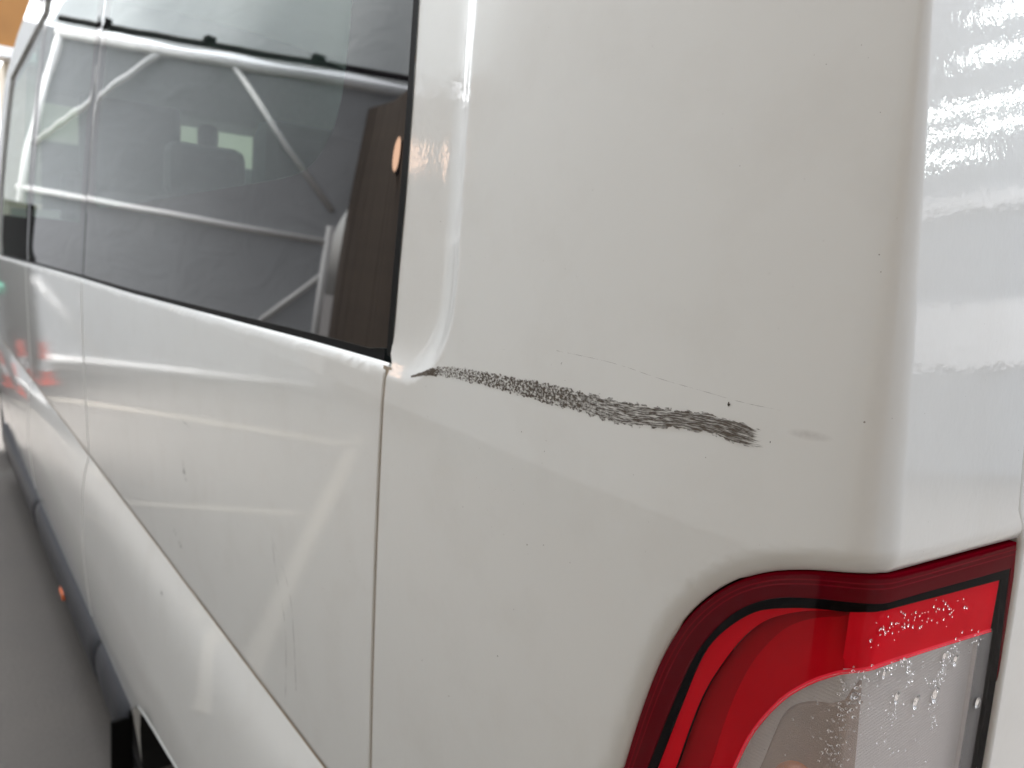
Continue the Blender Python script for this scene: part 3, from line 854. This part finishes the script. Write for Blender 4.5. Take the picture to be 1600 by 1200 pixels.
# wheel house
ctr = (1.27, 0.12)
rows = []
for k in range(25):
    th = math.radians(-20 + 220 * k / 24)
    y, z = ctr[0] + 0.53 * math.cos(th), ctr[1] + 0.36 * math.sin(th)
    rows.append([(0.03, y, z - 0.02), (0.20, y, z - 0.02), (0.42, y, z - 0.02)])
mb.grid(rows)
mb.box((0.43, ctr[0], 0.1), (0.01, 1.1, 0.9))
mb.build('wheel_arch_liner', 'void', van)
# arch lip and mud guard at its front end
MB().box((-0.006, 1.845, 0.0), (0.055, 0.016, 0.23), bev=0.005).build('mud_guard', 'rubber', van)
mb = MB()
rows = []
for s, z in resample(np.array(arch[4:]+[(1.82, -0.05)]), 0.02, False):
    p = skin(np.array(s), np.array(z), 0.002); q = skin(np.array(s), np.array(z), -0.03)
    rows.append([tuple(p + np.array([0, -0.004, -0.003])), tuple(q + np.array([0, -0.012, -0.010]))])
mb.grid(rows).build('arch_lip', 'paint', van, True)
def wheel(y, x):
    M = Matrix.Translation((x, y, GROUND + 0.34)) @ Matrix.Rotation(math.pi / 2, 4, 'Y')
    w = MB().lathe([(0.20, -0.10), (0.30, -0.11), (0.335, -0.085), (0.34, 0), (0.335, 0.085), (0.30, 0.11), (0.20, 0.10)], M, 40).build('wheel', 'tyre', van, True)
    MB().lathe([(0.20, -0.10), (0.19, -0.05), (0.08, -0.02), (0.07, -0.07), (0.0, -0.07)], M, 32).build('rim', 'rim', w, True)
for x in (0.16, 1.86):
    for y in (1.20, 5.75):
        wheel(y, x)
for s in (2.87,):
    p = skin(np.array(s), np.array(0.035), 0.036)
    MB().box(tuple(p), (0.016, 0.075, 0.030), bev=0.006).build('side_marker', 'amber', van)

# tail lamp -------------------------------------------------------------
def off(o):
    return lambda s, z: skin(s, z, o)
GS = np.concatenate([np.arange(-0.205, -0.045, 0.010), np.arange(-0.045, 0.03, 0.002), np.arange(0.03, 0.22, 0.010)])
GZ = np.arange(0.79, 1.31, 0.02)
rim_l = smooth(A('lamp_rim')[:9]); blk_l = smooth(A('lamp_black')[:9])
def ext(l, ds, zb):      # carry an outline down to the lamp's foot
    x0, z0 = l[0]
    return [(x0 + ds * 0.9, zb + 0.06), (x0 + ds, zb + 0.14), (x0 + ds * 0.5, (z0 + zb + 0.14) / 2)]
rim_in = np.array([(0.02, LAMP_BOT + 0.018), (0.15, LAMP_BOT + 0.05)] + [(0.188, LAMP_BOT + 0.10), (0.185, 0.95)] + list(rim_l) + [tuple(p) for p in LR[9:12]] + [tuple(LR[14]), (LR[15][0], LAMP_BOT + 0.018)])
blk_in = np.array([(0.02, LAMP_BOT + 0.03), (0.14, LAMP_BOT + 0.06)] + [(0.176, LAMP_BOT + 0.11), (0.174, 0.95)] + list(blk_l) + [tuple(p) for p in LB[9:12]] + [tuple(LB[13]), (LB[14][0], LAMP_BOT + 0.03)])
clr = smooth(A('lamp_clear'))
clear_in = np.array(list(clr) + [(LB[11][0], LB[11][1]), tuple(LB[13]), (LB[14][0], LAMP_BOT + 0.04), (0.05, LAMP_BOT + 0.05), (0.105, LAMP_BOT + 0.12), (0.105, 0.95)])
st1 = smooth(A('lamp_step1')); st2 = smooth(A('lamp_step2'))
lamp = patch('tail_light', lamp_outline, GS, GZ, off(-0.055), 'lens_black', van, step=0.006, roll=0)
lamp['label'] = 'red and clear tail light wrapping the rear corner, beaded with condensation'
lamp_in = lamp_outline + np.sign(np.array([0.02, 1.05]) - lamp_outline) * 0.0
patch('lens_rim', lamp_outline, GS, GZ, off(-0.0035), 'lens_red_dark', lamp, holes=[rim_in], step=0.005, roll=0.0012, depth=0.02)
patch('bezel', rim_in, GS, GZ, off(-0.0045), 'lens_black', lamp, holes=[blk_in], step=0.005, roll=0.0005, depth=0.012)
def red_strip(name, outer, inner, o0, o1, mat, ease=1.0, o1_start=None):
    n = 70
    def rs(p):
        p = np.asarray(p); d = np.r_[0, np.cumsum(np.linalg.norm(np.diff(p, axis=0), axis=1))]
        t = np.linspace(0, d[-1], n)
        return np.stack([np.interp(t, d, p[:, 0]), np.interp(t, d, p[:, 1])], 1)
    a, b = rs(outer), rs(inner)
    K = 8
    verts = []
    for i in range(n):
        for k in range(K + 1):
            t = k / K
            q = a[i] * (1 - t) + b[i] * t
            oe = o1 if o1_start is None else o1 + (o1_start - o1) * math.exp(-i / 5)
            verts.append(tuple(skin(np.array(q[0]), np.array(q[1]), o0 + (oe - o0) * t ** ease)))
    w = K + 1
    faces = [(i * w + k, i * w + k + 1, (i + 1) * w + k + 1, (i + 1) * w + k) for i in range(n - 1) for k in range(K)]
    me = bpy.data.meshes.new(name)
    me.from_pydata(verts, [], faces)
    me.polygons.foreach_set('use_smooth', [True] * len(faces))
    return link(name, me, mat, lamp)
foot = lambda p, s: np.array([(s, LAMP_BOT + 0.10), (s + 0.002, 0.95)] + list(p))
q0 = foot(blk_l, 0.176); q1 = foot(st1, 0.160); q2 = foot(st2, 0.133); q3 = foot(clr[:list(np.abs(clr[:, 0]).argsort())[0] + 1], 0.108)
q1 = np.array(list(q1) + [(0.010, LB[8][1] - 0.002)]); q2 = np.array(list(q2) + [(0.010, LB[8][1] - 0.0035)])
q0 = np.array([p for p in q0 if p[0] > 0.008]); q3 = np.array([p for p in foot(clr, 0.108) if p[0] > 0.008])
red_strip('red_lens', q0, q1, -0.006, -0.011, 'lens_red')
red_strip('red_lens', q1, q2, -0.015, -0.013, 'lens_red_mid')
red_strip('red_lens', q2, q3, -0.013, -0.0105, 'lens_red_deep', 0.7)
rear_top = np.array([tuple(q0[-1] + np.array([0.0015, 0]))] + [tuple(p) for p in LB[8:11]])
rear_bot = np.array([tuple(q3[-1] + np.array([0.0015, 0]))] + [tuple(p) for p in clr if p[0] <= 0.008])
red_strip('red_lens', rear_top, rear_bot, -0.006, -0.0085, 'lens_red', 1.0, -0.012)
# bright moulded edge between red and clear
edge_p = foot(clr, 0.108)
def offset_line(p, d):
    t = np.gradient(p, axis=0); nn = np.stack([-t[:, 1], t[:, 0]], 1); nn /= np.linalg.norm(nn, axis=1)[:, None] + 1e-12
    return p + nn * d
red_strip('lens_edge', offset_line(edge_p, 0.0012), offset_line(edge_p, -0.0012), -0.0075, -0.0085, 'lens_edge')
# fine moulded ridges running round the dark rim
def rs_n(p, n=80):
    p = np.asarray(p); d = np.r_[0, np.cumsum(np.linalg.norm(np.diff(p, axis=0), axis=1))]
    t = np.linspace(0, d[-1], n)
    return np.stack([np.interp(t, d, p[:, 0]), np.interp(t, d, p[:, 1])], 1)
ro = rs_n(np.vstack([[(0.203, 0.95)], lamp_l])); ri = rs_n(np.vstack([[(0.187, 0.95)], rim_l]))
to_, ti_ = rs_n(LO[12:16]), rs_n(LR[8:12])
for k in (0.22, 0.42, 0.60, 0.78):
    a_ = np.vstack([ro * (1 - k) + ri * k, to_ * (1 - k) + ti_ * k])
    red_strip('rim_ridge', offset_line(a_, 0.00045), offset_line(a_, -0.00045), -0.0026, -0.0026, 'lens_ridge' if k < 0.5 else 'lens_red_dark')
# frosted reflector, bowl and bulb
refl = patch('reflector', clear_in, GS, GZ, off(-0.020), 'reflector', lamp, step=0.006, roll=0)
bowl_in = np.array(list(smooth(A('lamp_bowl'))) + [(-0.030, 1.200), (-0.040, 1.10), (-0.03, 0.99), (0.03, 0.97), (0.065, 1.03), (0.070, 1.08)])
patch('bowl', bowl_in, GS, GZ, off(-0.0185), 'bowl', lamp, step=0.006, roll=0.002, depth=0.004)
p = skin(np.array(0.036), np.array(1.115), -0.019)
MB().ball(tuple(p), (0.010, 0.018, 0.024), sub=3).build('bulb', 'bulb', lamp, True)
# side walls of the clear chamber
rows = []
me_w = MB()
wl = resample(clear_in, 0.008)
wl = np.vstack([wl, wl[:1]])
me_w.grid([[tuple(skin(np.array(s), np.array(z), o)) for o in (-0.0085, -0.0205)] for s, z in wl])
me_w.build('chamber_wall', 'reflector', lamp, True)
patch('clear_lens', clear_in, GS, GZ, off(-0.0078), 'fog', lamp, step=0.006, roll=0)
patch('outer_lens', lamp_outline, GS, GZ, off(-0.0015), 'outer', lamp, step=0.006, roll=0)

gl_ = resample(lamp_outline, 0.008)
gl_ = np.vstack([gl_, gl_[:1]])
gc = np.array([0.0, 1.05])
rows = [[tuple(p + (p - gc) / np.linalg.norm(p - gc) * d) for d in (-0.006, 0.004, 0.016)] for p in gl_]
strip('gasket', rows, off(-0.0135), 'rubber', lamp)

# condensation -----------------------------------------------------------
def drop(mb, s, z, r, el=1.25, o=-0.0056, flat=0.42, sub=1, tilt=0.0, wide=None):
    p = skin(np.array(s), np.array(z), o)
    n = Vector(normals(off(o), np.array([s]), np.array([z]))[0])
    if wide is None: wide = 1.5 if s < 0 else 1.1
    up = Vector((0, 0, 1)); up = (up - n * up.dot(n)).normalized()
    t = up.cross(n)
    R = Matrix((t, up, n)).transposed() @ Matrix.Rotation(tilt, 3, 'Z')
    mb.ball(tuple(p), (r * wide, r * el, r * flat), rot=R, sub=sub)
for i, (s, z) in enumerate(A('droplets')):
    mb = MB()
    drop(mb, s, z, (0.0030, 0.0036, 0.0040, 0.0030, 0.0026, 0.0030, 0.0020, 0.0022)[i], 1.5, sub=3, tilt=0.25)
    mb.build('water_droplet', 'water', lamp, True)
mb = MB()
def trail(key, n, wid, r0, r1, top=0.4):
    p = resample(A(key), 0.0005, False)
    placed = []
    tries = 0
    while len(placed) < n and tries < n * 30:
        tries += 1
        q = p[rng.integers(len(p))] + rng.normal(0, wid, 2) * np.array([1.0, 0.8])
        r = r0 + (r1 - r0) * rng.random() ** 2
        if all((q[0] - a) ** 2 + (q[1] - b) ** 2 > ((r + c) * 1.15) ** 2 for a, b, c in placed):
            placed.append((q[0], q[1], r))
            drop(mb, q[0], q[1], r, 1.0 + 0.4 * rng.random(), tilt=rng.normal(0, 0.2))
for key, n, w, r0, r1 in (('drops_a', 100, 0.0060, 0.0005, 0.0013), ('drops_b', 22, 0.0025, 0.0005, 0.0012), ('drops_c', 80, 0.0060, 0.0004, 0.0011), ('drops_d', 22, 0.0035, 0.0004, 0.0009), ('drops_e', 24, 0.004, 0.0004, 0.0009), ('drops_red', 70, 0.0060, 0.0004, 0.0011), ('drops_f', 18, 0.002, 0.0005, 0.0012), ('drops_g', 12, 0.005, 0.0004, 0.0010)):
    trail(key, n, w, r0, r1)
for _ in range(170):
    s_, z_ = rng.uniform(-0.125, 0.05), rng.uniform(1.08, 1.225)
    if inside(clear_in, np.array([[s_, z_]]))[0]: drop(mb, s_, z_, 0.0003 + 0.0005 * rng.random() ** 2)
tag(mb.build('condensation', 'water', lamp, True), kind='stuff')

# scuff, hairline scratch, flecks ------------------------------------------
hi = np.vstack([A('scuff_hi'), [(0.060, 1.3535)]]); lo = np.vstack([A('scuff_lo'), [(0.058, 1.3445)]])
n = 160
def along(p, n):
    d = np.r_[0, np.cumsum(np.linalg.norm(np.diff(p, axis=0), axis=1))]
    t = np.linspace(0, d[-1], n)
    return np.stack([np.interp(t, d, p[:, 0]), np.interp(t, d, p[:, 1])], 1), t
H, T = along(smooth(hi), n); Lw, _ = along(smooth(lo), n)
rows = []; uv = []
for i in range(n):
    a, b = Lw[i], H[i]
    m = (b - a)
    a2, b2 = a - m * 0.12, b + m * 0.12
    K = 8
    rows.append([tuple(a2 + (b2 - a2) * k / K) for k in range(K + 1)])
    uv.append([(T[i], k / K) for k in range(K + 1)])
strip('scuff_mark', rows, lambda s, z: skin(s, z, body_off(s, z) + 0.0003), 'scuff', van, uv)
hp = resample(smooth(A('hair')), 0.004, False)
rows = [[(s, z - 0.00013), (s, z + 0.00013)] for s, z in hp]
strip('hairline_scratch', rows, lambda s, z: skin(s, z, body_off(s, z) + 0.0003), 'hair', van)
fl = A('fleck')
for i, (s, z) in enumerate(fl[:3]):
    mb = MB()
    p = skin(np.array(s), np.array(z), 0.0002)
    for k in range(4 if i == 0 else 2):
        r = (0.0011, 0.0005, 0.0005)[i]
        mb.ball((p[0], p[1] + random.uniform(-1, 1) * r, p[2] + random.uniform(-1, 1) * r), (r * 0.3, r * random.uniform(.4, .9), r * random.uniform(.6, 1.1)))
    mb.build('dirt_fleck', 'fleck', van, True)
for key, w in (('arc1', 0.0006), ('arc2', 0.0006)):
    rows = [[(s - w, z), (s + w, z)] for s, z in resample(smooth(A(key)), 0.01, False)]
    strip('hairline_scratch', rows, lambda s, z: lower(s, z) + np.array([-0.0004, 0, 0]), 'arcmark', van)
for key in ('dash1', 'dash2', 'dash3', 'dash4', 'dash5'):
    P_ = resample(A(key), 0.004, False); m_ = len(P_)
    rows = [[(s - 0.009 * math.sin(math.pi * (k + .3) / m_), z), (s + 0.009 * math.sin(math.pi * (k + .3) / m_), z)] for k, (s, z) in enumerate(P_)]
    strip('chip_mark', rows, lambda s, z: lower(s, z) + np.array([-0.0004, 0, 0]), 'chip', van)
def smear(s, z, w, h, tilt=0.0):
    K = 8
    rows = []; uv = []
    for i in range(K + 1):
        r = []; q = []
        for j in range(K + 1):
            a, b = (j / K - .5) * w, (i / K - .5) * h
            r.append((s + a * math.cos(tilt) - b * math.sin(tilt), z + a * math.sin(tilt) + b * math.cos(tilt))); q.append((j / K, i / K))
        rows.append(r); uv.append(q)
    strip('grime_smear', rows, lambda a, b: skin(a, b, body_off(a, b) + 0.00025), 'smear', van, uv)
smear(fl[3][0], fl[3][1], 0.03, 0.007, -0.05)


# ------------------------------------------------------------------ surroundings seen in the reflections, and walls added to shape the light
def v2(p, q, t): return (p[0] + (q[0] - p[0]) * t, p[1] + (q[1] - p[1]) * t)
MA, MB_ = (-0.47, 9.42), (-3.40, 6.70)
mlen = math.hypot(MB_[0] - MA[0], MB_[1] - MA[1])
def mp(t, z, out=0.0):
    """point on the marquee wall, t metres from its far corner, out = towards the van"""
    dx, dy = (MB_[0] - MA[0]) / mlen, (MB_[1] - MA[1]) / mlen
    return (MA[0] + dx * t - dy * out, MA[1] + dy * t + dx * out, z)
HR, HM = 3.50, 1.77
mar = empty('marquee', (*MA, GROUND))
tag(mar, 'grey marquee wall with white tube frame reflected in the van windows', 'marquee')
def to_m(o):
    o.parent = mar; o.matrix_parent_inverse = Matrix.Translation(Vector((-MA[0], -MA[1], -GROUND))); return o
def fold(t, z):
    return 0.02 * math.sin(t * 2.1 + z * 0.7) + 0.012 * math.sin(t * 5.3 - z * 1.9) + 0.02 * math.sin(z * 1.7 + t)
rows = []
for i in range(41):
    z = GROUND + 0.05 + (HR - GROUND) * i / 40
    end = 3.38 + 0.12 * sstep(1.9, 3.4, np.array(z)) + (0.55 * sstep(1.7, 3.3, np.array(z)))
    rows.append([mp(float(end) * k / 60, z, -0.05 + fold(float(end) * k / 60, z)) for k in range(61)])
to_m(MB().grid(rows).build('wall_sheet', 'tarp', None, True))
rows = []
for i in range(9):
    rows.append([mp(-0.2 + 5.4 * k / 30, HR + 0.10 + 3.6 * i / 8, -0.02 - 2.6 * (i / 8) ** 1.3 - 0.05 * math.sin(k * 0.9)) for k in range(31)])
to_m(MB().grid(rows).build('roof_sheet', 'roof_tarp', None, True))
rows = []
for i in range(15):
    z = GROUND + 0.05 + (HR - GROUND) * i / 14
    rows.append([(MA[0] + 0.75 * k / 12, MA[1] + 0.55 * k / 12 + 0.03 * math.sin(k + z), z) for k in range(13)])
to_m(MB().grid(rows).build('end_sheet', 'tarp', None, True))
def pole(a, b, r=0.05, nm='frame_tube'):
    to_m(MB().tube(a, b, r).build(nm, 'pole', None, True))
pole(mp(-0.05, HR), mp(4.1, HR), 0.050, 'top_rail')
pole(mp(-0.05, HM), mp(3.36, HM), 0.038, 'middle_rail')
for t in (0.0, 3.36):
    pole(mp(t, GROUND), mp(t, HR if t < 1 else 1.95), 0.042, 'post')
pole(mp(1.20, HR), mp(0.0, 2.24), 0.034, 'brace')
pole(mp(2.00, HR), mp(3.34, HM + 0.35), 0.034, 'brace')
pole(mp(0.1, 0.88), mp(0.95, GROUND + 0.05), 0.032, 'brace')
pole(mp(3.34, 1.40), mp(2.6, 0.60), 0.032, 'brace')
pole(mp(-0.05, GROUND + 0.06, 0.03), mp(3.36, GROUND + 0.06, 0.03), 0.05, 'foot_rail')
to_m(MB().tube(mp(-0.05, HR + 0.15, 0.03), mp(4.1, HR + 0.15, 0.03), 0.035).build('awning_rail', 'rubber', None))
for t in (0.5, 1.7, 2.9):
    to_m(MB().box(mp(t, HR + 0.20, 0.04), (0.12, 0.12, 0.06), bev=0.01).build('clip', 'rubber', None))

# boarded wall on the left; rear stretch added to darken the van's corner
bw = empty('boarded_wall', (-2.8, 2.0, GROUND))
tag(bw, 'dark brown boarded wall across from the van, seen as the dark patch in its window, plus a stretch added to shade its rear corner', 'wall')
def boards(p, q, n, h):
    ang = math.atan2(q[1] - p[1], q[0] - p[0])
    L = math.hypot(q[0] - p[0], q[1] - p[1]) / n
    for i in range(n):
        c = v2(p, q, (i + 0.5) / n)
        o = MB().box((0, 0, 0), (L - 0.008, 0.03, h), bev=0.004).build('board', 'brown', bw)
        o.location = (c[0] + 2.8 + random.uniform(-.004, .004), c[1] - 2.0, h / 2)
        o.rotation_euler = (0, 0, ang)
boards((-3.06, 7.05), (-2.90, 4.60), 12, 3.5)
boards((-1.36, 0.06), (-0.66, -1.75), 10, 6.6)  # unseen stretch set close by to shade the rear corner
tw = empty('bounce_wall', (-2.07, 1.12, GROUND))  # added wall: bounces light onto the van side, screens off sky
tag(tw, 'tall grey wall between the brown boards, added to bounce light onto the van side', 'wall')
o = MB().box((0, 0, 3.4), (2.50, 0.16, 6.8)).build('wall_face', 'tan', tw)
o.rotation_euler = (0, 0, math.atan2(-2.1, 1.36))
o = MB().box((0, 0, 3.4), (2.44, 0.16, 6.8)).build('wall_face', 'tan', tw)
o.location = (-2.83 + 2.07, 3.38 - 1.12, 0)
o.rotation_euler = (0, 0, math.atan2(-2.4, 0.15))
o = MB().box((0, 0, 6.84), (2.60, 0.24, 0.08)).build('coping', 'hall_cream', tw)
o.rotation_euler = (0, 0, math.atan2(-2.1, 1.36))
wl = empty('standin_glow', (-2.96, 5.6, 2.60))  # added glowing body standing for a warm bright spot in the window
tag(wl, 'small warm stand-in lamp added on the brown boards for a bright spot in the window', 'lamp')
MB().box((0.03, 0, 0.0), (0.05, 0.20, 0.30), bev=0.02).build('glow_base', 'rubber', wl)
MB().ball((0.13, 0, 0.02), (0.07, 0.09, 0.16), sub=3).build('glow_body', 'warm_on', wl, True)

# painted lines on the ground
def gline(name, p, q, w, label):
    p, q = Vector((*p, 0)), Vector((*q, 0))
    d = (q - p).normalized(); n_ = Vector((-d.y, d.x, 0)) * w / 2
    z = GROUND + 0.004
    m = MB()
    K = 20
    m.grid([[tuple((p + (q - p) * i / K + n_)[:2]) + (z,), tuple((p + (q - p) * i / K - n_)[:2]) + (z,)] for i in range(K + 1)])
    tag(m.build(name, 'line'), kind='structure')
gline('painted_line', (-0.30, 7.55), (-2.35, 4.95), 0.12, '')
gline('painted_line', (-2.45, 5.25), (-0.36, 2.25), 0.10, '')
gline('painted_line', (-0.30, 4.45), (-1.30, 3.72), 0.07, '')

# cones, bin, cabinet beyond the front of the van
def cone(x, y, label):
    c = empty('traffic_cone', (x, y, GROUND))
    tag(c, label, 'traffic cone', 'orange cones by the marquee')
    c.scale = (0.42, 0.42, 0.58)
    MB().box((0, 0, 0.02), (0.36, 0.36, 0.04), bev=0.01).build('base', 'cone', c)
    MB().lathe([(0.135, 0.04), (0.105, 0.24)], n=24).build('lower_cone', 'cone', c, True)
    MB().lathe([(0.106, 0.24), (0.078, 0.44)], n=24).build('white_band', 'white', c, True)
    MB().lathe([(0.077, 0.44), (0.030, 0.74), (0.0, 0.745)], n=24).build('upper_cone', 'cone', c, True)
cone(-0.33, 8.25, 'orange and white traffic cone reflected in the front door, nearer the bin')
cone(-0.50, 8.05, 'orange and white traffic cone reflected in the sliding door, nearer the van')
b = empty('wheelie_bin', (0.02, 8.05, GROUND))
tag(b, 'grey wheelie bin with green lid reflected in the front door', 'bin')
MB().box((0, 0, 0.47), (0.44, 0.48, 0.86), bev=0.03).build('bin_body', 'binbody', b)
MB().box((0, 0, 0.96), (0.50, 0.56, 0.09), bev=0.03).build('bin_lid', 'binlid', b)
for sx in (-0.2, 0.2): MB().tube((sx - 0.03, 0.22, 0.09), (sx + 0.03, 0.22, 0.09), 0.09).build('bin_wheel', 'tyre', b)
k = empty('black_cabinet', (-0.28, 8.75, GROUND))
tag(k, 'tall black cabinet standing behind the green lidded bin', 'cabinet')
MB().box((0, 0, 0.91), (0.52, 0.40, 1.80), bev=0.03).build('carcass', 'rubber', k)
MB().box((0, -0.21, 0.95), (0.46, 0.02, 1.60), bev=0.006).build('front_panel', 'cabinet', k)

# unseen building added behind the van to keep sky light off its rear
dp = empty('sky_block_building', (4.0, -5.2, GROUND))
tag(dp, 'unseen grey building added behind the van to block sky light from its rear', 'building')
MB().box((0, -0.5, 4.2), (13.0, 1.0, 8.4)).build('wall', 'hall_grey', dp)
MB().box((0, -0.48, 8.48), (13.3, 1.3, 0.16)).build('roof_edge', 'white', dp)
for x in (-3.2, 1.2):
    MB().box((x, 0.04, 1.9), (3.2, 0.08, 3.8)).build('roller_door', 'binbody', dp)
# shop front beyond the van's nose
h = empty('far_building', (4.95, 16.0, GROUND))
tag(h, 'cream building with an orange fascia beyond the front of the van', 'building')
MB().box((0, 0, 2.0), (8, 1.0, 4.2)).build('wall', 'hall_cream', h)
MB().box((0, -0.6, 5.1), (8.2, 0.5, 1.7)).build('fascia', 'hall_orange', h)
MB().box((0, -0.7, 4.18), (8.2, 0.6, 0.16)).build('ledge', 'white', h)
MB().box((0, -0.58, 1.6), (7.0, 0.12, 2.6)).build('shutter', 'cabinet', h)

# warehouse with glowing strips added to give the bars mirrored in the rear corner
w = empty('warehouse', (11.0, -3.8, GROUND), math.radians(-23))
tag(w, 'grey warehouse behind the van with glowing strips added for the bars its rear corner mirrors', 'building')
MB().box((0.5, 0, 3.6), (1.0, 14, 7.2)).build('wall', 'hall_pale', w)
def lit(y0, y1, z0, z1):
    MB().box((-0.03, (y0 + y1) / 2, (z0 + z1) / 2), (0.05, y1 - y0, z1 - z0)).build('window', 'strip_on', w)  # glowing strip added for one mirrored bright bar
lit(0.10, 3.0, 6.40, 6.54)
lit(-0.15, 3.0, 5.86, 5.97)
lit(-3.0, 3.0, 5.19, 5.30)
lit(-3.0, 3.0, 4.87, 4.96)
lit(-3.0, -0.05, 4.53, 4.63)
MB().box((-0.05, 0, 3.88), (0.10, 13.8, 0.22)).build('ledge', 'white', w)
MB().box((-0.05, 0.3, 2.0), (0.10, 5.0, 0.90)).build('panel', 'white', w)
